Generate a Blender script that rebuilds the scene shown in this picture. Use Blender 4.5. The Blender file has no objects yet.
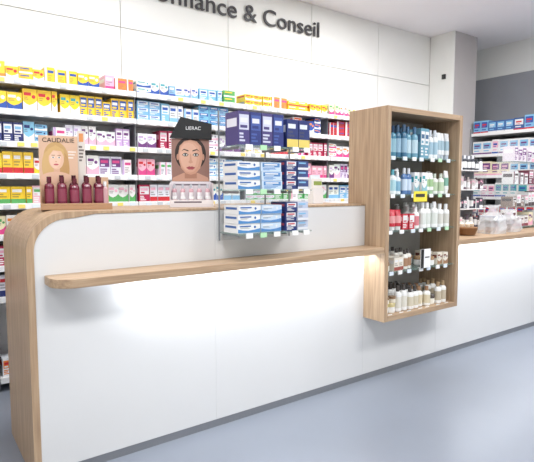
import bpy, bmesh, math, random
from mathutils import Vector, Matrix
random.seed(7)
sc = bpy.context.scene
try:
    sc.view_settings.view_transform = 'Standard'
except Exception: pass

def lin(c):
    return tuple(((v/255)/12.92 if v/255 <= .04045 else ((v/255+.055)/1.055)**2.4) for v in c)

# ---------------------------------------------------------------- materials
def newmat(name):
    m = bpy.data.materials.new(name); m.use_nodes = True
    return m, m.node_tree, m.node_tree.nodes['Principled BSDF']
def plain(name, rgb, rough=.5, metal=0, var=.03, scale=3, bump=0):
    m, nt, b = newmat(name)
    c = lin(rgb)
    tc = nt.nodes.new('ShaderNodeTexCoord'); n = nt.nodes.new('ShaderNodeTexNoise')
    n.inputs['Scale'].default_value = scale; n.inputs['Detail'].default_value = 4
    nt.links.new(tc.outputs['Object'], n.inputs['Vector'])
    r = nt.nodes.new('ShaderNodeValToRGB')
    r.color_ramp.elements[0].position = .3; r.color_ramp.elements[1].position = .7
    r.color_ramp.elements[0].color = tuple(max(0, v*(1-var)) for v in c)+(1,)
    r.color_ramp.elements[1].color = tuple(min(1, v*(1+var)) for v in c)+(1,)
    nt.links.new(n.outputs['Fac'], r.inputs['Fac']); nt.links.new(r.outputs['Color'], b.inputs['Base Color'])
    b.inputs['Roughness'].default_value = rough; b.inputs['Metallic'].default_value = metal
    if bump:
        bp = nt.nodes.new('ShaderNodeBump'); bp.inputs['Strength'].default_value = bump
        nt.links.new(n.outputs['Fac'], bp.inputs['Height']); nt.links.new(bp.outputs['Normal'], b.inputs['Normal'])
    return m
def oak(name, axis):
    m, nt, b = newmat(name)
    tc = nt.nodes.new('ShaderNodeTexCoord'); mp = nt.nodes.new('ShaderNodeMapping')
    s = [38, 38, 38]; s[axis] = 1.6
    mp.inputs['Scale'].default_value = s
    n = nt.nodes.new('ShaderNodeTexNoise'); n.inputs['Scale'].default_value = 1.6; n.inputs['Detail'].default_value = 6
    n.inputs['Distortion'].default_value = .4
    r = nt.nodes.new('ShaderNodeValToRGB'); e = r.color_ramp.elements
    e[0].position = .25; e[1].position = .75
    e[0].color = lin((154, 127, 102))+(1,); e[1].color = lin((196, 170, 140))+(1,)
    x = e.new(.5); x.color = lin((177, 149, 120))+(1,)
    nt.links.new(tc.outputs['Object'], mp.inputs['Vector']); nt.links.new(mp.outputs['Vector'], n.inputs['Vector'])
    nt.links.new(n.outputs['Fac'], r.inputs['Fac']); nt.links.new(r.outputs['Color'], b.inputs['Base Color'])
    b.inputs['Roughness'].default_value = .45
    return m
def glassm(name, rgb, alpha=.2, rough=.05):
    m, nt, b = newmat(name)
    b.inputs['Base Color'].default_value = lin(rgb)+(1,); b.inputs['Alpha'].default_value = alpha
    b.inputs['Roughness'].default_value = rough
    return m
def packm(name, rough=.4):
    m, nt, b = newmat(name)
    a = nt.nodes.new('ShaderNodeAttribute'); a.attribute_name = 'Col'
    nt.links.new(a.outputs['Color'], b.inputs['Base Color']); b.inputs['Roughness'].default_value = rough
    return m
def emis(name, rgb, s):
    m, nt, b = newmat(name)
    b.inputs['Emission Color'].default_value = lin(rgb)+(1,); b.inputs['Emission Strength'].default_value = s
    b.inputs['Base Color'].default_value = lin(rgb)+(1,)
    return m
OAKX = oak('oak_grain_x', 0); OAKZ = oak('oak_grain_z', 2)
WHITE = plain('white_laminate', (221, 221, 221), .35, var=.008)
WALLM = plain('wall_paint', (234, 234, 230), .7, var=.012)
CEILM = plain('ceiling_paint', (246, 244, 247), .8, var=.008)
GREYM = plain('grey_wall', (146, 148, 154), .6)
PILM = plain('pillar_paint', (190, 184, 182), .6)
SHELFW = plain('shelf_white', (240, 240, 240), .4, var=.01)
TAUPE = plain('taupe_back', (164, 161, 157), .6)
BLACK = plain('black_plastic', (22, 22, 24), .4)
ALU = plain('aluminium', (150, 152, 156), .35, .6)
SIGNM = plain('sign_charcoal', (52, 50, 54), .5)
FLOORM = plain('vinyl_floor', (130, 136, 147), .34, var=.03, scale=1.2)
GLASS = glassm('shelf_glass', (150, 190, 180), .28)
ACRYL = glassm('clear_acrylic', (225, 232, 236), .10)
PACK = packm('printed_packaging')
GLOSS = packm('glossy_plastic', .22)
PRINT = packm('printed_card', .5)
LED = emis('led_white', (235, 242, 255), 3)

# ---------------------------------------------------------------- mesh builder
class MB:
    def __init__(s): s.v = []; s.f = []; s.c = []
    def poly(s, pts, col):
        i = len(s.v); s.v += [tuple(p) for p in pts]; s.f.append(list(range(i, i+len(pts)))); s.c.append(col)
    def box(s, x0, x1, y0, y1, z0, z1, col=(255, 255, 255)):
        i = len(s.v)
        s.v += [(x, y, z) for z in (z0, z1) for y in (y0, y1) for x in (x0, x1)]
        for f in ((0, 2, 3, 1), (4, 5, 7, 6), (0, 1, 5, 4), (2, 6, 7, 3), (0, 4, 6, 2), (1, 3, 7, 5)):
            s.f.append([i+k for k in f]); s.c.append(col)
    def lathe(s, cx, cy, prof, seg=14, sx=1, sy=1):
        i = len(s.v); n = len(prof)
        for r, z, c in prof:
            for k in range(seg):
                a = 2*math.pi*k/seg
                s.v.append((cx+r*sx*math.cos(a), cy+r*sy*math.sin(a), z))
        for j in range(n-1):
            for k in range(seg):
                k2 = (k+1) % seg
                s.f.append([i+j*seg+k, i+j*seg+k2, i+(j+1)*seg+k2, i+(j+1)*seg+k]); s.c.append(prof[j+1][2])
        s.f.append([i+k for k in range(seg)][::-1]); s.c.append(prof[0][2])
        s.f.append([i+(n-1)*seg+k for k in range(seg)]); s.c.append(prof[-1][2])
    def ell(s, cx, cz, rx, rz, y, col, n=28, rot=0):
        p = []
        for k in range(n):
            a = 2*math.pi*k/n
            X = rx*math.cos(a); Z = rz*math.sin(a)
            p.append((cx+X*math.cos(rot)-Z*math.sin(rot), y, cz+X*math.sin(rot)+Z*math.cos(rot)))
        s.poly(p, col)
    def build(s, name, mat, parent=None, bevel=0, smooth=False):
        me = bpy.data.meshes.new(name); me.from_pydata(s.v, [], s.f); me.update()
        ca = me.color_attributes.new('Col', 'FLOAT_COLOR', 'CORNER')
        for p, c in zip(me.polygons, s.c):
            lc = lin(c)+(1,)
            for li in p.loop_indices: ca.data[li].color = lc
            p.use_smooth = smooth
        ob = bpy.data.objects.new(name, me); sc.collection.objects.link(ob)
        me.materials.append(mat)
        if bevel:
            b = ob.modifiers.new('bevel', 'BEVEL'); b.width = bevel; b.segments = 2; b.limit_method = 'ANGLE'
        if parent: ob.parent = parent
        return ob
def bx(name, x0, x1, y0, y1, z0, z1, mat, parent=None, bevel=0):
    m = MB(); m.box(x0, x1, y0, y1, z0, z1)
    return m.build(name, mat, parent, bevel)
def empty(name, loc=(0, 0, 0)):
    e = bpy.data.objects.new(name, None); sc.collection.objects.link(e); e.location = loc
    e.empty_display_size = .1
    return e
def prism(name, pts, axis, a, b, mat, parent=None, bevel=0, smooth=False):
    m = MB(); n = len(pts)
    f = (lambda p, t: (p[0], t, p[1])) if axis == 'y' else (lambda p, t: (p[0], p[1], t))
    A = [f(p, a) for p in pts]; B = [f(p, b) for p in pts]
    m.v = A+B; m.f = [list(range(n)), list(range(n, 2*n))[::-1]]; m.c = [(255,)*3]*2
    for k in range(n):
        k2 = (k+1) % n; m.f.append([k, k+n, k2+n, k2]); m.c.append((255,)*3)
    ob = m.build(name, mat, parent, bevel)
    bm = bmesh.new(); bm.from_mesh(ob.data); bmesh.ops.recalc_face_normals(bm, faces=bm.faces); bm.to_mesh(ob.data); bm.free()
    return ob
def text(name, body, size, loc, mat, parent=None, rot=(math.pi/2, 0, 0), ext=.004, width=None, off=0):
    cu = bpy.data.curves.new(name, 'FONT'); cu.body = body; cu.size = size; cu.extrude = ext
    cu.offset = off
    ob = bpy.data.objects.new(name+'_tmp', cu); sc.collection.objects.link(ob)
    bpy.context.view_layer.update()
    me = bpy.data.meshes.new_from_object(ob.evaluated_get(bpy.context.evaluated_depsgraph_get()))
    bpy.data.objects.remove(ob)
    o = bpy.data.objects.new(name, me); sc.collection.objects.link(o)
    me.materials.clear(); me.materials.append(mat)
    if width:
        xs = [v.co.x for v in me.vertices]; k = width/(max(xs)-min(xs))
        for v in me.vertices: v.co.x *= k
    o.location = loc; o.rotation_euler = rot
    if parent: o.parent = parent
    return o

# ---------------------------------------------------------------- room
H = 3.52; YB = 4.4; XR = 7.0; XL = -2.6; YF = -2.4
bx('floor', XL-.1, XR+.1, YF-.1, YB+.1, -.1, 0, FLOORM)
bx('ceiling', XL-.1, XR+.1, YF-.1, YB+.1, H, H+.1, CEILM)
bx('wall_back', XL-.1, XR+.1, YB, YB+.1, 0, H, WALLM)
bx('wall_right', XR, XR+.1, YF, YB, 0, H, WALLM)
bx('wall_left', XL-.1, XL, YF, YB, 0, H, WALLM)
bx('wall_front', XL-.1, XR+.1, YF-.1, YF, 0, H, WALLM)
wp = empty('wall_cladding')
xs = [-1.645, -.56, .525, 1.61, 2.695, 3.78, 4.865, 5.89]
for i in range(len(xs)-1):
    for z0, z1 in ((2.33, 2.88), (2.886, H-.002)):
        bx('panel', xs[i]+.003, xs[i+1]-.003, YB-.02, YB-.001, z0, z1, WALLM, wp, .001)
bx('pillar', 5.9, 6.4, 4.01, YB-.001, 0, H, PILM)
bx('pillar_cladding', 5.885, 5.899, 4.005, YB-.025, 0, H-.001, WALLM)
bx('grey_wall_panel', XR-.02, XR-.001, -1, YB-.002, 2.3, 3.08, GREYM)
sn = MB(); sn.box(5.86, 5.884, 4.12, 4.17, 2.93, 2.99, (30, 30, 30)); sn.box(5.85, 5.86, 4.13, 4.16, 2.94, 2.97, (60, 60, 60))
sn.build('wall_sensor', PACK, None, .003)
text('sign_lettering', 'Confiance & Conseil', .232, (1.74, YB-.04, 3.175), SIGNM, ext=.006, width=2.12, off=.0005)

# ---------------------------------------------------------------- wall shelving
ws = empty('wall_shelving')
SZ = [.70, .93, 1.155, 1.38, 1.60, 1.83, 2.06, 2.28]
for i in range(len(xs)-1):
    if xs[i] < -1.7: continue
    bx('back_board', xs[i]+.003, xs[i+1]-.003, YB-.035, YB-.002, .08, 2.325, SHELFW, ws)
    for z in SZ+[.1]:
        bx('shelf_board', xs[i]+.004, xs[i+1]-.004, 4.07, YB-.036, z-.03, z, SHELFW, ws)
        bx('price_rail', xs[i]+.004, xs[i+1]-.004, 4.055, 4.069, z-.036, z+.008, SHELFW, ws, .002)
for x in xs: bx('upright', x-.003, x+.003, 4.1, YB-.036, 0, 2.32, ALU, ws)

def jit(c, a=12):
    return tuple(max(0, min(255, v+random.randint(-a, a))) for v in c)
def textlines(m, x0, x1, y, z0, z1, c, n=3):
    for k in range(n):
        zz = z0+(z1-z0)*(k+.5)/n; hh = (z1-z0)/n*.28
        m.box(x0, x0+(x1-x0)*random.uniform(.45, 1), y-.0006, y, zz-hh, zz+hh, c)
def pack(m, x, y, z, w, d, h, c, c2=None, c3=None, st=0):
    m.box(x, x+w, y, y+d, z, z+h, c)
    if c2 is None: return
    e = .0012
    gc = tuple(int(v*.55+40) for v in c)
    if st == 0:
        m.box(x+.0005, x+w-.0005, y-e, y, z+.003, z+h*.3, c2)
        m.box(x+w*.1, x+w*.75, y-e, y, z+h*.68, z+h*.84, c3 or c2)
        textlines(m, x+w*.1, x+w*.8, y, z+h*.36, z+h*.62, gc, 2)
    elif st == 1:
        m.box(x+w*.08, x+w*.92, y-e, y, z+h*.45, z+h*.9, c2)
        m.box(x+w*.16, x+w*.8, y-2*e, y-e, z+h*.66, z+h*.8, c3 or c)
        textlines(m, x+w*.16, x+w*.8, y-e, z+h*.47, z+h*.62, c, 1)
        textlines(m, x+w*.1, x+w*.8, y, z+h*.08, z+h*.38, c2, 3)
    elif st == 2:
        m.poly([(x, y-e, z+h*.05), (x+w, y-e, z+h*.05), (x+w, y-e, z+h*.5), (x+w*.75, y-e, z+h*.36), (x+w*.45, y-e, z+h*.28), (x+w*.2, y-e, z+h*.34), (x, y-e, z+h*.46)], c2)
        m.ell(x+w*.76, z+h*.66, min(w, h)*.14, min(w, h)*.14, y-e, c3 or c2, 12)
        m.box(x+w*.08, x+w*.58, y-e, y, z+h*.7, z+h*.84, c3 or c2)
        textlines(m, x+w*.1, x+w*.55, y, z+h*.5, z+h*.66, gc, 2)
    elif st == 3:
        m.box(x, x+w*.22, y-e, y, z, z+h, c2)
        m.box(x+w*.3, x+w*.92, y-e, y, z+h*.66, z+h*.82, c3 or c2)
        textlines(m, x+w*.3, x+w*.9, y, z+h*.15, z+h*.55, gc, 4)
    m.box(x-.0008, x, y+d*.12, y+d*.88, z+h*.55, z+h*.8, c3 or c2)
Y_, B_, W_, P_ = (240, 202, 52), (44, 84, 166), (232, 232, 232), (206, 70, 132)
R_, G_, O_, L_ = (198, 46, 54), (90, 168, 96), (234, 138, 58), (190, 164, 204)
LB, DB, PK, PU = (130, 184, 220), (38, 50, 108), (236, 176, 196), (110, 60, 122)
TE, CR = (70, 160, 168), (236, 226, 196)
def fill(m, x0, x1, z, schemes, wr=(.055, .105), hr=(.1, .15), dep=.16, y=4.09):
    x = x0
    while x < x1-.03:
        c, c2, c3, st = random.choice(schemes)
        w = random.uniform(*wr); h = random.uniform(*hr); n = random.choice((1, 2, 2, 3))
        flat = random.random() < .22
        if flat: w = random.uniform(.09, .13); h = random.uniform(.045, .06)
        c = jit(c, 6)
        for _ in range(n):
            if x+w > x1: break
            yy = y+random.uniform(0, .02)
            for s_ in range(3 if flat and z < 2.2 else 2 if flat else 1):
                pack(m, x, yy, z+.001+s_*(h+.001), w-.004, dep, h, c, c2, c3, st)
            x += w
        if x+w > x1:
            w = x1-x
            if w > .04 and not flat: pack(m, x, y, z+.001, min(w, .09)-.004, dep, h, c, c2, c3, st)
            break
yel = [(Y_, B_, W_, 1), (Y_, W_, B_, 0), (Y_, O_, W_, 0), (Y_, W_, R_, 2), (Y_, W_, B_, 3), (Y_, B_, W_, 2)]
teeth = [(W_, LB, B_, 2), (LB, W_, B_, 1), (W_, B_, TE, 2), (W_, LB, B_, 0), (LB, B_, W_, 0)]
lil = [(W_, L_, PU, 0), ((225, 215, 232), PU, P_, 1), (W_, PK, PU, 2), (L_, W_, PU, 1), (W_, L_, P_, 3), (W_, PU, L_, 2)]
red = [(R_, W_, Y_, 0), ((176, 40, 80), W_, PK, 1), (PK, P_, R_, 2), (W_, R_, PK, 0)]
mix = [(PK, P_, W_, 0), (W_, Y_, O_, 1), (W_, P_, O_, 2), (Y_, R_, W_, 0), (P_, W_, Y_, 1), (W_, G_, Y_, 0), (O_, W_, P_, 3), (CR, P_, G_, 2)]
grn = [(W_, G_, PK, 2), (G_, W_, Y_, 1), (W_, G_, TE, 0), (PK, W_, G_, 1), (W_, PK, G_, 3)]
blu = [(DB, W_, LB, 1), (B_, W_, Y_, 0), (W_, DB, R_, 3), (W_, DB, R_, 0), (LB, W_, DB, 2)]
org = [(O_, B_, W_, 0), (W_, O_, R_, 1), (B_, W_, O_, 2), (R_, W_, B_, 3), (CR, O_, R_, 0)]
yr = [(Y_, R_, W_, 0), (R_, Y_, W_, 1), (W_, Y_, R_, 2), (Y_, R_, Y_, 3)]
rows = {
 2.28: [(-.5, .5, yel), (.55, 1.36, yel), (1.37, 1.60, mix), (1.63, 2.2, teeth), (2.22, 2.45, teeth), (2.47, 2.68, [(G_, W_, Y_, 0), (G_, Y_, W_, 1)]),
        (2.71, 3.02, yel), (3.03, 3.5, mix), (3.52, 3.76, yel), (3.8, 4.84, mix)],
 2.06: [(-.5, .5, yel), (.55, 1.0, yel), (1.02, 1.6, [(Y_, B_, W_, 1), (Y_, W_, TE, 2), (W_, Y_, B_, 0)]), (1.63, 2.05, teeth), (2.06, 2.68, [(LB, B_, W_, 1), (W_, B_, LB, 0), (W_, LB, B_, 3)]),
        (2.71, 3.3, blu), (3.3, 3.76, org), (3.8, 4.84, org)],
 1.83: [(-.5, .5, blu), (.55, .95, blu), (.96, 1.6, lil), (1.63, 1.82, lil), (1.83, 2.1, red), (2.12, 2.68, lil), (2.71, 3.5, mix), (3.5, 3.76, red), (3.8, 4.84, mix)],
 1.60: [(-.5, .5, org), (.55, .95, yr), (.96, 1.6, lil), (1.63, 1.8, red), (1.82, 2.2, grn), (2.2, 2.68, teeth), (2.71, 3.3, teeth), (3.3, 3.76, [(PK, P_, W_, 0), (P_, W_, PK, 1), (W_, PK, P_, 2)]), (3.8, 4.84, lil)],
 1.38: [(-.5, .5, grn), (.55, .8, [(Y_, G_, W_, 0), (G_, Y_, W_, 2)]), (.8, 1.2, grn), (1.2, 1.6, grn), (1.63, 2.0, red), (2.0, 2.68, teeth), (2.71, 3.76, grn), (3.8, 4.84, teeth)],
 1.155: [(-.5, .5, org), (.55, 1.6, mix), (1.63, 2.68, teeth), (2.71, 3.76, mix), (3.8, 4.84, blu)],
 .93: [(-.5, .5, yel), (.55, 1.6, red)], .70: [(-.5, .5, red), (.55, 1.6, blu)], .1: [(-.5, .5, blu), (.55, 1.6, org)]}
mb = MB()
for z, segs in rows.items():
    for a, b, s in segs: fill(mb, a, b, z, s, hr=(.12, .165) if z < 2.2 else (.09, .135))
mb.build('medicine_boxes', PACK)
pr = MB()
for z in SZ[2:]:
    for i in range(2, 6):
        for k in range(10):
            x = xs[i]+.06+k*.105+random.uniform(-.015, .015)
            pr.box(x, x+.045, 4.049, 4.0545, z-.028, z+.0, random.choice([(245, 245, 245), (205, 210, 215), (230, 240, 250), (250, 225, 120)]))
pr.build('price_labels', PACK, ws)

# ---------------------------------------------------------------- counter
ct = empty('pharmacy_counter')
X0, X1, X2, X3 = .48, 2.85, 3.77, 6.2
YA, YK = 2.67, 3.34; TOP = 1.38; R = .2; T = .035; XJ = .72; KZ = .05
def arc(cx, cz, r, a0, a1, n=14):
    return [(cx+r*math.cos(math.radians(a0+(a1-a0)*k/n)), cz+r*math.sin(math.radians(a0+(a1-a0)*k/n))) for k in range(n+1)]
outer = [(X0, 0)]+arc(X0+R, TOP-R, R, 180, 90)+[(X1-.001, TOP)]
inner = [(X1-.001, TOP-.012)]+[(XJ+.1, TOP-.014), (XJ, TOP-T+.004)]+arc(X0+R, TOP-R, R-T, 90, 180)+[(X0+T, 0)]
prism('oak_end_band', outer+inner, 'y', YA-.004, YK, OAKZ, ct)
innerp = [(X0+T+.001, KZ)]+arc(X0+R, TOP-R, R-T-.001, 180, 90)+[(XJ, TOP-T+.002), (XJ+.1, TOP-.016), (X1-.001, TOP-.014), (X1-.001, KZ)]
prism('counter_body', innerp, 'y', YA+.018, YK-.02, WHITE, ct)
def front(name, x0, x1, z0, z1, rounded=False):
    if rounded:
        p = [(x0, z0)]+arc(X0+R, TOP-R, R-T-.001, 180, 90)+[(XJ, TOP-T+.002), (XJ+.1, TOP-.016), (x1, z1), (x1, z0)]
        return prism(name, p, 'y', YA, YA+.017, WHITE, ct)
    return bx(name, x0, x1, YA, YA+.017, z0, z1, WHITE, ct)
front('front_panel', X0+T+.001, 1.5395, KZ, TOP-.015, True)
front('front_panel', 1.5405, X1-.001, KZ, TOP-.015)
front('front_panel', X1+.0005, X2-.0005, KZ, .503)
front('front_panel', X2+.001, 5.45, KZ, 1.018); front('front_panel', 5.4515, X3, KZ, 1.018)
bx('counter_body', X1, X2, YA+.018, YK-.02, KZ, .503, WHITE, ct)
bx('counter_body', X1+.002, X2, 2.86, YK-.02, .505, TOP-.001, WHITE, ct)
bx('counter_body', X2+.001, X3, YA+.018, YK-.02, KZ, 1.018, WHITE, ct)
bx('toe_kick', X0+T+.001, X3, YA+.006, YK-.05, 0, KZ-.002, ALU, ct)
bx('oak_worktop', X2+.002, X3, 2.47, YK, 1.02, 1.065, OAKX, ct, .004)
r = .11; lx0, ly0, ly1 = .56, 2.47, YA-.001
led = [(lx0, ly1)]+arc(lx0+r, ly0+r, r, 180, 270, 10)+[(X1-.001, ly0), (X1-.001, ly1)]
prism('oak_ledge', led, 'z', 1.02, 1.065, OAKX, ct, .003)
bx('led_strip', .75, X1-.02, 2.632, 2.655, 1.010, 1.0195, LED, ct)
bx('led_strip', X2+.02, X3-.05, 2.632, 2.655, 1.010, 1.0195, LED, ct)
def area(name, loc, sx, sy, e, col=(1, 1, 1), rot=(0, 0, 0), parent=None):
    l = bpy.data.lights.new(name, 'AREA'); l.shape = 'RECTANGLE'; l.size = sx; l.size_y = sy; l.energy = e; l.color = col
    o = bpy.data.objects.new(name, l); sc.collection.objects.link(o); o.location = loc; o.rotation_euler = rot
    if parent: o.parent = parent
    return o
area('led_light', (1.90, 2.57, 1.008), 1.85, .03, 9.5, (.90, .95, 1), (math.radians(18), 0, 0), ct)
area('led_light', (5.0, 2.57, 1.008), 2.3, .03, 13, (.90, .95, 1), (math.radians(18), 0, 0), ct)

# ---------------------------------------------------------------- tower
tw = empty('display_tower')
TY0, TY1, TZ0, TZ1 = 2.465, 2.85, .505, 2.09
bx('side_panel', X1, X1+.04, TY0, TY1, TZ0, TZ1, OAKZ, tw, .002)
bx('side_panel', X2-.04, X2, TY0, TY1, TZ0, TZ1, OAKZ, tw, .002)
bx('top_panel', X1+.04, X2-.04, TY0, TY1, TZ1-.04, TZ1, OAKX, tw, .002)
bx('bottom_panel', X1+.04, X2-.04, TY0, TY1, TZ0, TZ0+.04, OAKX, tw, .002)
bx('back_panel', X1+.04, X2-.04, TY1-.02, TY1-.002, TZ0+.04, TZ1-.04, TAUPE, tw)
TS = [.545, .87, 1.18, 1.45, 1.73]
for z in TS[1:]: bx('glass_shelf', X1+.042, X2-.042, TY0+.025, TY1-.022, z-.008, z, GLASS, tw)
lb = MB()
for z in TS:
    for k in range(7):
        x = X1+.07+k*.115+random.uniform(-.02, .02)
        lb.box(x, x+.045, TY0+.018, TY0+.0245, z-.024, z+.004, random.choice([(245, 245, 245), (245, 245, 245), (190, 230, 190), (225, 235, 245)]))
lb.build('price_labels', PACK, tw)

def bottle(m, x, y, z, h, r, body, cap, label=None, n=14):
    z += .001
    p = [(r*.9, z, body), (r, z+h*.02, body)]
    if label: p += [(r, z+h*.15, body), (r*1.01, z+h*.151, label), (r*1.01, z+h*.58, label), (r, z+h*.581, body)]
    p += [(r, z+h*.66, body), (r*.85, z+h*.73, body), (r*.42, z+h*.78, body), (r*.42, z+h*.8, cap), (r*.5, z+h*.801, cap), (r*.48, z+h, cap)]
    m.lathe(x, y, p, n)
def pump(m, x, y, z, h, r, body, cap, label=None):
    bottle(m, x, y, z, h*.86, r, body, cap, label)
    m.box(x-.035, x+.008, y-.006, y+.006, z+h*.9, z+h*.94, cap); m.box(x-.003, x+.003, y-.003, y+.003, z+h*.85, z+h*.91, cap)
def tube(m, x, y, z, h, r, body, cap, label=None):
    z += .001
    p = [(r*.8, z, cap), (r*.85, z+h*.18, cap), (r, z+h*.185, body), (r, z+h*.35, body), (r*1.0, z+h*.351, label or body), (r*.95, z+h*.7, label or body), (r*.9, z+h*.701, body)]
    m.lathe(x, y, p, 12)
    zt = z+h*.701; zz = z+h; n = 12; i = len(m.v)
    for k in range(n):
        a = 2*math.pi*k/n; m.v.append((x+r*.9*math.cos(a), y+r*.9*math.sin(a), zt))
    for k in range(n):
        a = 2*math.pi*k/n; m.v.append((x+r*1.1*math.cos(a), y+.0025*math.sin(a), zz))
    for k in range(n):
        k2 = (k+1) % n; m.f.append([i+k, i+k2, i+n+k2, i+n+k]); m.c.append(body)
    m.f.append([i+n+k for k in range(n)]); m.c.append(body)
def jar(m, x, y, z, h, r, body, cap):
    z += .001
    m.lathe(x, y, [(r*.92, z, body), (r, z+h*.06, body), (r, z+h*.6, body), (r*.93, z+h*.61, body), (r*.93, z+h*.64, cap), (r*1.03, z+h*.65, cap), (r*1.03, z+h*.97, cap), (r*.98, z+h, cap)], 14)

tp = MB()
def group(z, items):
    for x0, n, st, fn in items:
        for k in range(n):
            for j, yy in enumerate((TY0+.075, TY0+.16, TY0+.245)):
                if j and random.random() < .2: continue
                fn(X1+x0+k*st+random.uniform(-.005, .005), yy+random.uniform(-.012, .012), z)
def bt(h, r, b, c, l): return lambda x, y, z: bottle(tp, x, y, z, h+random.uniform(-.004, .004), r, b, c, l)
def pm(h, r, b, c, l): return lambda x, y, z: pump(tp, x, y, z, h, r, b, c, l)
def tb(h, r, b, c, l): return lambda x, y, z: tube(tp, x, y, z, h, r, b, c, l)
def jr(h, r, b, c): return lambda x, y, z: jar(tp, x, y, z, h, r, b, c)
def bxs(w, h, c, c2, c3, st): return lambda x, y, z: pack(tp, x-w/2, y-.03, z+.001, w, .055, h, c, c2, c3, st)
group(1.73, [(.085, 2, .062, bt(.235, .027, (80, 136, 160), (40, 66, 96), (150, 188, 202))), (.21, 2, .06, bt(.245, .026, (66, 112, 142), (76, 100, 126), (150, 182, 202))),
             (.33, 2, .062, bt(.235, .028, (110, 160, 182), (76, 110, 142), (190, 212, 222))), (.455, 2, .06, bxs(.05, .23, (110, 158, 178), W_, (80, 112, 144), 1)),
             (.575, 2, .062, bt(.225, .027, (230, 234, 236), (210, 216, 222), (160, 190, 205))), (.70, 3, .058, tb(.215, .025, (232, 234, 236), (190, 200, 210), (166, 192, 204)))])
group(1.45, [(.085, 2, .064, bt(.19, .028, (230, 234, 236), (100, 172, 186), (176, 212, 220))), (.215, 1, .06, pm(.2, .027, (226, 232, 236), (240, 240, 240), (130, 176, 200))),
             (.285, 2, .058, bt(.20, .025, (90, 126, 176), (225, 228, 232), (205, 220, 236))), (.41, 2, .07, bxs(.062, .17, W_, (140, 186, 198), TE, 2)),
             (.55, 2, .064, tb(.17, .027, (238, 238, 235), (170, 204, 164), (166, 198, 150))), (.68, 2, .06, bt(.165, .027, (236, 236, 230), (200, 208, 194), (190, 208, 176))), (.80, 1, .06, tb(.19, .025, (238, 238, 236), (238, 238, 236), (130, 178, 160)))])
group(1.18, [(.085, 3, .066, tb(.155, .03, (200, 58, 72), (236, 236, 236), (232, 166, 166))), (.285, 2, .07, bxs(.062, .12, (200, 64, 76), W_, W_, 1)),
             (.43, 1, .07, pm(.2, .031, (240, 240, 238), (240, 240, 240), (214, 130, 138))), (.51, 3, .072, bt(.205, .032, (240, 240, 239), (242, 242, 242), (218, 222, 216))), (.735, 2, .072, bt(.19, .031, (238, 238, 237), (238, 238, 238), (212, 210, 202)))])
group(.87, [(.09, 1, .07, jr(.07, .034, (238, 234, 224), (130, 104, 84))), (.17, 2, .066, bxs(.058, .1, (230, 222, 208), (160, 84, 74), W_, 0)),
            (.31, 2, .058, bt(.15, .026, (230, 226, 218), (80, 74, 72), (170, 132, 104))), (.58, 2, .07, jr(.07, .034, (242, 241, 238), (166, 134, 100))), (.72, 2, .07, bxs(.062, .1, (232, 224, 208), (166, 128, 98), (126, 80, 70), 2))])
group(.545, [(.09, 2, .075, jr(.075, .035, (240, 239, 235), (212, 198, 146))), (.24, 2, .066, bt(.2, .03, (241, 241, 240), (86, 80, 76), (226, 223, 212))),
             (.375, 2, .068, pm(.2, .031, (242, 241, 239), (80, 76, 74), (214, 206, 184))), (.515, 2, .07, bt(.16, .032, (240, 239, 235), (156, 120, 90), (220, 208, 178))),
             (.66, 1, .07, jr(.08, .035, (240, 236, 224), (90, 80, 74))), (.735, 2, .066, bt(.18, .03, (240, 239, 236), (172, 146, 112), (196, 184, 162)))])
for k in range(2): jar(tp, X1+.1+k*.075, TY0+.075, .545+.076, .05, .028, (232, 222, 204), (140, 110, 80))
tp.build('skincare_bottles', GLOSS)
tag = MB()
tag.box(X1+.33, X1+.49, TY0+.012, TY0+.017, 1.395, 1.475, (240, 222, 70)); tag.box(X1+.35, X1+.46, TY0+.0105, TY0+.012, 1.43, 1.455, (60, 60, 50))
tag.build('promo_tag', PACK, tw)
cd = MB(); q = TY0+.005
cd.box(X1+.425, X1+.545, q, q+.006, .871, 1.02, (245, 245, 245)); cd.box(X1+.425, X1+.46, q-.0015, q, .871, 1.02, (25, 25, 25)); cd.box(X1+.475, X1+.53, q-.0015, q, .95, .96, (80, 80, 80)); cd.box(X1+.425, X1+.545, q+.006, q+.03, .871, .875, (235, 235, 235))
cd.build('info_card', PACK, tw)

# ---------------------------------------------------------------- hanging glass display over the counter front
gd = empty('glass_display_shelf')
GY0, GY1 = 2.42, 2.65
for z in (1.235, 1.49, 1.745):
    bx('glass_shelf', 1.56, 1.895, GY0, GY1, z-.008, z, GLASS, gd)
    bx('glass_shelf', 1.91, 2.10, GY0, GY1, z-.008, z, GLASS, gd)
bx('acrylic_back', 1.545, 2.11, 2.655, 2.662, 1.18, 1.96, ACRYL, gd)
for x in (1.56, 1.902, 2.10): bx('rail', x-.003, x+.003, 2.645, 2.6545, 1.18, 1.96, ALU, gd)
for z in (1.235, 1.49, 1.745):
    for x in (1.58, 1.875, 1.93, 2.085): bx('bracket', x-.003, x+.003, GY0+.04, GY1-.006, z-.022, z-.0085, ALU, gd)
hb = MB()
def stackb(x, z, w, h, n, c, c2, c3, st, d=.16, y=2.445):
    for k in range(n): pack(hb, x+random.uniform(-.003, .003), y+random.uniform(0, .012), z+.001+k*(h+.0015), w, d, h, c, c2, c3, st)
for k in range(4): pack(hb, 1.565+k*.082, 2.44, 1.746, .077, .14, .19, (48, 58, 122) if k % 2 else (76, 66, 122), (70, 92, 160) if k % 2 else (206, 208, 226), (225, 225, 235), 1)
for k in range(2): pack(hb, 1.915+k*.092, 2.44, 1.746, .088, .14, .17, (42, 54, 112), (228, 205, 110), (225, 230, 240), 0)
BLW = (200, 217, 235)
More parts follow.
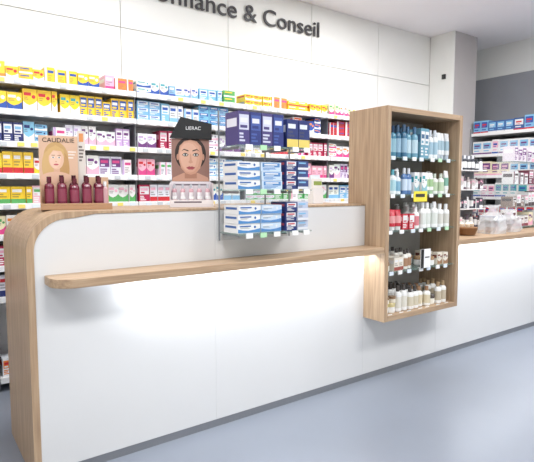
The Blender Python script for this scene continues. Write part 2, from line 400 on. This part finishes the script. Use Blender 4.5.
for z in (1.49, 1.235):
    stackb(1.568, z, .155, .053, 3, W_, (80, 138, 194), (54, 98, 164), 2)
    stackb(1.734, z, .15, .053, 3, BLW, (90, 140, 195), W_, 1 if z > 1.3 else 2)
    stackb(1.917, z, .085, .058, 3, (46, 60, 118), W_, (200, 80, 90), 1)
    stackb(2.01, z, .085, .058, 3, (190, 198, 218) if z < 1.3 else (60, 76, 130), (225, 225, 230), LB, 0)
hb.build('toothpaste_boxes', PACK)
lb = MB()
for z in (1.235, 1.49, 1.745):
    for x in (1.6, 1.7, 1.8, 1.94, 2.03): lb.box(x, x+.045, 2.412, 2.4185, z-.026, z+.003, (248, 248, 248) if x != 1.7 else (180, 225, 180))
lb.build('price_labels', PACK, gd)

# ---------------------------------------------------------------- cosmetics brochure display (left)
e = empty('cosmetics_counter_display', (.81, 2.98, TOP+.001)); e.rotation_euler = (0, 0, math.radians(-12)); e.scale = (.93, .93, .96)
m = MB(); TAN = (176, 138, 104)
m.box(-.2, .2, -.12, .08, 0, .022, TAN); m.box(-.2, .2, -.12, -.114, .022, .036, TAN)
m.box(-.2, -.194, -.12, .08, .022, .16, (190, 152, 118)); 
m.build('tray', PRINT, e, .002)
m = MB()
m.box(-.2, .02, .04, .046, .022, .43, (222, 184, 156))
y = .0395
m.ell(-.105, .30, .07, .095, y, (204, 164, 108)); m.ell(-.15, .25, .035, .09, y-.0003, (214, 176, 120)); m.ell(-.06, .24, .03, .09, y-.0003, (196, 152, 98))
m.box(-.12, -.085, y-.0006, y-.0004, .19, .25, (222, 176, 148)); m.ell(-.105, .185, .085, .035, y-.0007, (228, 186, 160))
m.ell(-.103, .295, .043, .062, y-.0008, (234, 192, 164)); m.ell(-.11, .29, .03, .05, y-.0009, (240, 202, 178))
for sx in (-.121, -.087): m.ell(sx, .303, .009, .0045, y-.001, (240, 235, 230)); m.ell(sx, .303, .004, .004, y-.0011, (60, 70, 90)); m.ell(sx, .316, .012, .002, y-.001, (150, 104, 66))
m.ell(-.105, .262, .014, .005, y-.001, (196, 84, 92)); m.ell(-.105, .279, .005, .004, y-.001, (216, 162, 134))
m.poly([(-.152, y-.0012, .30), (-.15, y-.0012, .35), (-.105, y-.0012, .375), (-.06, y-.0012, .35), (-.056, y-.0012, .30), (-.075, y-.0012, .34), (-.12, y-.0012, .345)], (214, 176, 118))
for k, zz in enumerate((.335, .318, .30)): m.box(-.035, .01-.008*k, y-.001, y, zz, zz+.005, (250, 246, 240))
m.box(.02, .065, .05, .054, .022, .465, (222, 214, 206)); m.box(.03, .055, .0485, .05, .40, .45, (226, 150, 90)); textlines(m, .028, .058, .05, .28, .38, (120, 110, 105), 5)
m.box(-.2, .2, .06, .066, .022, .19, (210, 176, 146))
m.build('printed_card', PRINT, e)
text('card_lettering', 'CAUDALIE', .036, (-.18, .0385, .392), BLACK, e, ext=.0004, width=.18)
m = MB()
for i in range(5):
    bottle(m, -.15+i*.07, -.07, .022, .165-.01*(i == 2), .027, (112, 32, 56), (92, 26, 42), (138, 60, 82))
    if i > 0: bottle(m, -.15+i*.07, .0, .022, .175, .027, (98, 28, 48), (68, 20, 34), (206, 190, 190) if i > 2 else (138, 60, 82))
for i in range(2): bottle(m, .165, -.075+.05*i, .022, .14, .016, (200, 160, 165), (230, 230, 230))
m.build('shampoo_bottles', GLOSS, e)

# ---------------------------------------------------------------- poster stand
e = empty('cosmetics_poster_stand', (1.51, 2.92, TOP+.001)); e.rotation_euler = (0, 0, math.radians(-24))
m = MB(); y = -.0045
m.box(-.12, .12, -.003, .003, .0, .43, (225, 205, 200)); m.box(-.11, .11, .003, .11, 0, .006, (200, 200, 200))
m.poly([(-.12, .0035, .35), (.12, .0035, .35), (.008, .10, .006), (-.008, .10, .006)], (210, 210, 210))
m.box(-.118, .118, y, -.003, .16, .43, (150, 112, 100))
m.ell(0, .335, .098, .11, y-.0004, (48, 34, 30))
m.poly([(-.118, y-.0006, .162), (.118, y-.0006, .162), (.11, y-.0006, .185), (.045, y-.0006, .215), (-.045, y-.0006, .215), (-.11, y-.0006, .185)], (200, 152, 130))
m.box(-.038, .038, y-.0009, y-.0006, .18, .26, (176, 126, 104))
face = [(-.076, .34), (-.073, .29), (-.06, .245), (-.032, .212), (0, .203), (.032, .212), (.06, .245), (.073, .29), (.076, .34), (.068, .385), (.038, .415), (0, .424), (-.038, .415), (-.068, .385)]
m.poly([(a, y-.001, b) for a, b in face][::-1], (204, 152, 128))
m.poly([(a*.86-.006, y-.0012, (b-.32)*.9+.322) for a, b in face][::-1], (213, 164, 140))
m.poly([(a*.70-.012, y-.0014, (b-.32)*.8+.322) for a, b in face][::-1], (222, 176, 152))
for sx in (-1, 1):
    m.ell(sx*.08, .315, .008, .02, y-.0009, (190, 140, 118))
    cx = sx*.033
    m.poly([(cx-.021, y-.0016, .328), (cx-.005, y-.0016, .319), (cx+.011, y-.0016, .320), (cx+.021, y-.0016, .331), (cx+.006, y-.0016, .341), (cx-.008, y-.0016, .340)], (56, 40, 38))
    m.ell(cx, .329, .014, .006, y-.0018, (236, 232, 228)); m.ell(cx, .329, .006, .006, y-.002, (58, 66, 62)); m.ell(cx, .329, .0027, .0027, y-.0021, (10, 10, 10))
    m.poly([(cx-sx*.02, y-.0016, .350), (cx+sx*.008, y-.0016, .360), (cx+sx*.026, y-.0016, .350), (cx+sx*.008, y-.0016, .3665), (cx-sx*.02, y-.0016, .358)], (62, 44, 38))
m.poly([(-.003, y-.0016, .335), (.003, y-.0016, .335), (.007, y-.0016, .295), (.015, y-.0016, .282), (0, y-.0016, .274), (-.015, y-.0016, .282), (-.006, y-.0016, .295)], (206, 154, 130))
m.poly([(-.029, y-.0016, .248), (-.009, y-.0016, .257), (0, y-.0016, .254), (.009, y-.0016, .257), (.029, y-.0016, .248), (.013, y-.0016, .236), (-.013, y-.0016, .236)], (172, 78, 84))
m.box(-.024, .024, y-.0019, y-.0017, .2475, .2492, (110, 45, 50))
m.build('poster_board', PRINT, e)
m = MB()
m.box(-.135, .135, -.10, -.0075, 0, .02, (226, 220, 224)); m.box(-.135, -.13, -.10, -.0075, .02, .15, (222, 214, 218)); m.box(.13, .135, -.10, -.0075, .02, .15, (222, 214, 218))
m.box(-.13, .13, -.10, -.096, .02, .045, (236, 232, 234)); m.box(-.11, .06, -.1008, -.10, .026, .036, (120, 110, 120))
m.box(-.13, .13, -.012, -.0075, .02, .16, (232, 224, 228)); m.box(-.11, .10, -.013, -.012, .135, .145, (130, 120, 130))
m.build('tester_tray', PRINT, e)
m = MB()
for k in range(5):
    bottle(m, -.105+k*.052, -.035, .021, .12, .015, (216, 170, 178), (200, 204, 210), (238, 232, 234))
    jar(m, -.105+k*.052, -.073, .021, .045, .018, (226, 196, 200), (240, 240, 240))
m.build('cream_jars', GLOSS, e)
m = MB()
m.v = [(-.13, -.02, .435), (.135, -.02, .425), (.135, -.02, .525), (-.06, -.02, .565), (-.13, .03, .435), (.135, .03, .425), (.135, .03, .525), (-.06, .03, .565)]
for f in ((0, 1, 2, 3), (4, 7, 6, 5), (0, 4, 5, 1), (1, 5, 6, 2), (2, 6, 7, 3), (3, 7, 4, 0)): m.f.append(list(f)); m.c.append((20, 20, 22))
m.build('header_block', PRINT, e)
text('header_lettering', "LIERAC", .03, (-.03, -.0215, .485), SHELFW, e, ext=.0003)

# leaflet holder near tower
e = empty('leaflet_holder', (2.60, 2.95, TOP+.001))
m = MB(); m.box(-.05, .05, -.03, -.026, 0, .12, (235, 235, 238)); m.box(-.05, .05, .03, .034, 0, .2, (235, 235, 238)); m.box(-.05, .05, -.026, .03, 0, .004, (230, 230, 230)); m.box(-.05, -.046, -.026, .03, .004, .12, (230,)*3); m.box(.046, .05, -.026, .03, .004, .12, (230,)*3)
m.build('holder', PRINT, e)
m = MB(); m.box(-.045, .045, -.02, .0, .005, .19, (242, 240, 236)); m.box(-.04, .04, -.0215, -.02, .14, .17, (150, 170, 90)); m.box(-.045, .045, .004, .024, .005, .22, (225, 232, 240))
m.build('leaflets', PRINT, e)

# ---------------------------------------------------------------- right side stock shelving
rs = empty('side_shelving')
SX0 = 6.3
bx('end_panel', SX0, XR-.021, 3.985, 4.005, 0, 2.29, GREYM, rs)
bx('back_board', XR-.04, XR-.021, .6, 3.985, 0, 2.298, GREYM, rs)
for z in (.3, .7, 1.1, 1.38, 1.66, 1.94, 2.22):
    bx('shelf_board', SX0+.01, XR-.041, .6, 3.984, z-.025, z, SHELFW, rs)
    bx('price_rail', SX0-.005, SX0+.009, .6, 3.984, z-.03, z+.008, SHELFW, rs)
m = MB()
def packx(x, y, z, w, d, h, c, c2, c3):
    m.box(x, x+d, y-w, y, z+.001, z+h, c)
    m.box(x-.0012, x, y-w*.9, y-w*.1, z+h*.45, z+h*.88, c2); m.box(x-.0022, x-.0012, y-w*.75, y-w*.2, z+h*.62, z+h*.74, c3)
    m.box(x-.0022, x-.0012, y-w*.6, y-w*.2, z+h*.5, z+h*.54, c3)
    m.box(x-.0012, x, y-w, y, z+.002, z+h*.16, c3); m.box(x-.0012, x, y-w*.7, y-w*.15, z+h*.26, z+h*.34, c2)
sch = {2.22: [((60, 104, 164), LB, W_), (LB, B_, R_), ((52, 92, 150), W_, R_)], 1.94: [(PK, W_, P_), (W_, PK, B_), (W_, LB, PU)], 1.66: [(W_, DB, R_), (W_, LB, DB), (CR, PU, PK)], 1.38: [(W_, TE, B_), (LB, W_, B_), (W_, PK, PU)], 1.1: [(DB, W_, R_), (W_, R_, B_)], .7: [(W_, B_, R_)]}
for z, s in sch.items():
    y = 3.97
    while y > .9:
        c = random.choice(s); w = random.uniform(.09, .14); h = random.uniform(.15, .19) if z < 2 else random.uniform(.15, .2)
        for _ in range(random.choice((1, 2, 3))):
            packx(SX0+.02, y, z, w-.004, .2, h, *c); y -= w
m.build('stock_boxes', PACK)

# ---------------------------------------------------------------- right counter objects
CT = 1.066
e = empty('acrylic_display_stand')
dx0, dx1, dy0, dy1 = 5.2, 5.95, 2.78, 2.98
for x in (dx0, dx1): bx('side', x-.004, x+.004, dy0, dy1, CT, 2.0, ACRYL, e)
dz = [CT+.02, 1.30, 1.54, 1.78]
for z in dz: bx('shelf', dx0+.005, dx1-.005, dy0, dy1, z-.01, z, GLASS, e)
m = MB()
dsch = [[(W_, (140, 70, 84), (90, 50, 60), 0), (CR, PK, PU, 2)], [((140, 120, 108), W_, (60, 50, 50), 1), (W_, (90, 80, 80), PK, 0)], [(W_, (110, 60, 76), (80, 70, 70), 3), ((124, 66, 82), W_, PK, 1)], [(W_, PK, PU, 0), ((226, 216, 224), PU, W_, 1)]]
for z, s in zip(dz, dsch):
    x = dx0+.02
    while x < dx1-.09:
        c = random.choice(s); w = random.uniform(.06, .1)
        pack(m, x, dy0+.02, z+.001, w-.006, .13, random.uniform(.1, .18), *c); x += w+random.choice((0, 0, .02))
m.build('cosmetic_boxes', PACK)

e = empty('sample_display_stand', (4.86, 3.1, CT)); e.rotation_euler = (0, 0, math.radians(-8))
SG = plain('display_grey', (120, 122, 128), .4)
bx('base', -.19, .19, -.1, .1, 0, .02, SG, e, .003); bx('back', -.19, .19, .08, .095, .021, .78, SG, e, .003)
bx('side', -.19, -.182, -.08, .079, .021, .66, ACRYL, e); bx('side', .182, .19, -.08, .079, .021, .66, ACRYL, e)
for z in (.22, .42, .62): bx('shelf', -.181, .181, -.09, .079, z-.01, z, SHELFW, e)
m = MB()
for z, cs in ((.021, [(90, 80, 90), (225, 220, 215)]), (.22, [(235, 235, 235), (90, 90, 100)]), (.42, [(110, 90, 100), (200, 190, 190)]), (.62, [(70, 72, 80), (225, 225, 230)])):
    for k in range(6):
        c = random.choice(cs)
        if random.random() < .5: bottle(m, -.15+k*.06, -.03, z, random.uniform(.11, .15), .021, c, random.choice(cs), W_)
        else: pack(m, -.175+k*.06, -.055, z+.001, .05, .05, random.uniform(.09, .14), c, W_, PK, random.randint(0, 3))
m.build('samples', GLOSS, e)

CELLO = glassm('cellophane', (235, 238, 242), .38, .12)
def bag(name, loc, w, d, h, seedv):
    e = empty(name, loc); random.seed(seedv)
    n, mrows = 20, 9; m = MB()
    pts = []
    for j in range(mrows):
        t = j/(mrows-1)
        s_ = (1.0 if t < .05 else 1.06-.12*t) if t < .6 else max(.12, 1-.88*((t-.6)/.22)) if t < .82 else .12+.5*((t-.82)/.18)
        for k in range(n):
            a = 2*math.pi*k/n; q = 1+random.uniform(-.07, .07)
            ca, sa = math.cos(a), math.sin(a)
            sx = math.copysign(abs(ca)**.6, ca); sy = math.copysign(abs(sa)**.6, sa)
            pts.append((w/2*s_*q*sx, d/2*s_*q*sy, h*t))
    m.v = pts
    for j in range(mrows-1):
        for k in range(n):
            k2 = (k+1) % n; m.f.append([j*n+k, j*n+k2, (j+1)*n+k2, (j+1)*n+k]); m.c.append((255,)*3)
    m.f.append(list(range(n))[::-1]); m.c.append((255,)*3)
    m.build('cellophane', CELLO, e, smooth=False)
    m = MB()
    for k in range(4):
        jar(m, -w*.3+k*w*.2, random.uniform(-.02, .02), .006, .09+.02*(k % 2), w*.09, random.choice([(120, 90, 76), (150, 110, 85), (200, 180, 175)]), random.choice([(70, 60, 60), (110, 70, 60)]))
    m.box(-w*.38, w*.38, -d*.3, d*.3, .001, .006, (230, 225, 215))
    m.build('contents', GLOSS, e)
    m = MB(); z = h*.8
    m.lathe(0, 0, [(w*.07, z-.01, (200, 170, 190)), (w*.09, z, (200, 170, 190)), (w*.07, z+.01, (200, 170, 190))], 10)
    m.build('ribbon', PRINT, e)
bag('gift_bag', (4.60, 2.66, CT), .25, .2, .27, 3)
bag('gift_bag', (4.93, 2.68, CT), .24, .2, .22, 5)
e = empty('wicker_basket', (4.22, 2.68, CT))
m = MB(); WK = (150, 108, 70)
for j in range(6):
    z = .003+j*.012; rr = .065+j*.004
    m.lathe(0, 0, [(rr-.004, z, WK), (rr+.003, z+.004, (170, 125, 82)), (rr+.003, z+.008, (120, 84, 52)), (rr-.004, z+.0115, WK)], 24, 1.25, 1)
m.build('basket', PRINT, e)
m = MB()
for k in range(7): m.lathe(-.07+k*.022, random.uniform(-.03, .03), [(.004, .07, (200, 160, 110)), (.02, .08, (225, 205, 175)), (.022, .105, (215, 195, 170)), (.006, .122, (235, 225, 205))], 10)
m.build('soaps', PRINT, e)

# ---------------------------------------------------------------- ceiling luminaires
for i, (x, y, en) in enumerate([(.8, .2, 74), (3.6, .2, 74), (5.6, 1.4, 56), (1.2, 3.1, 32), (3.8, 3.1, 44), (-1.2, 1.6, 46)]):
    c = empty('ceiling_light', (x, y, H))
    m = MB(); m.box(-.62, .62, -.32, -.3, -.02, -.001); m.box(-.62, .62, .3, .32, -.02, -.001); m.box(-.62, -.6, -.3, .3, -.02, -.001); m.box(.6, .62, -.3, .3, -.02, -.001)
    m.build('frame', SHELFW, c)
    bx('diffuser', -.6, .6, -.3, .3, -.012, -.001, LED, c)
    area('lamp', (0, 0, -.03), 1.15, .55, en, (1, .995, .985), (0, 0, 0), c)
w = bpy.data.worlds.new('world'); sc.world = w; w.use_nodes = True
w.node_tree.nodes['Background'].inputs[0].default_value = (.9, .93, 1, 1); w.node_tree.nodes['Background'].inputs[1].default_value = .3

# ---------------------------------------------------------------- camera
cam = bpy.data.cameras.new('camera'); co = bpy.data.objects.new('camera', cam); sc.collection.objects.link(co)
cam.sensor_width = 36; cam.lens = 505/534*36; cam.clip_start = .05
F = Vector((.5839, .8071, -.0849))
co.location = (0, 0, 1.5); co.rotation_euler = F.to_track_quat('-Z', 'Y').to_euler()
sc.camera = co
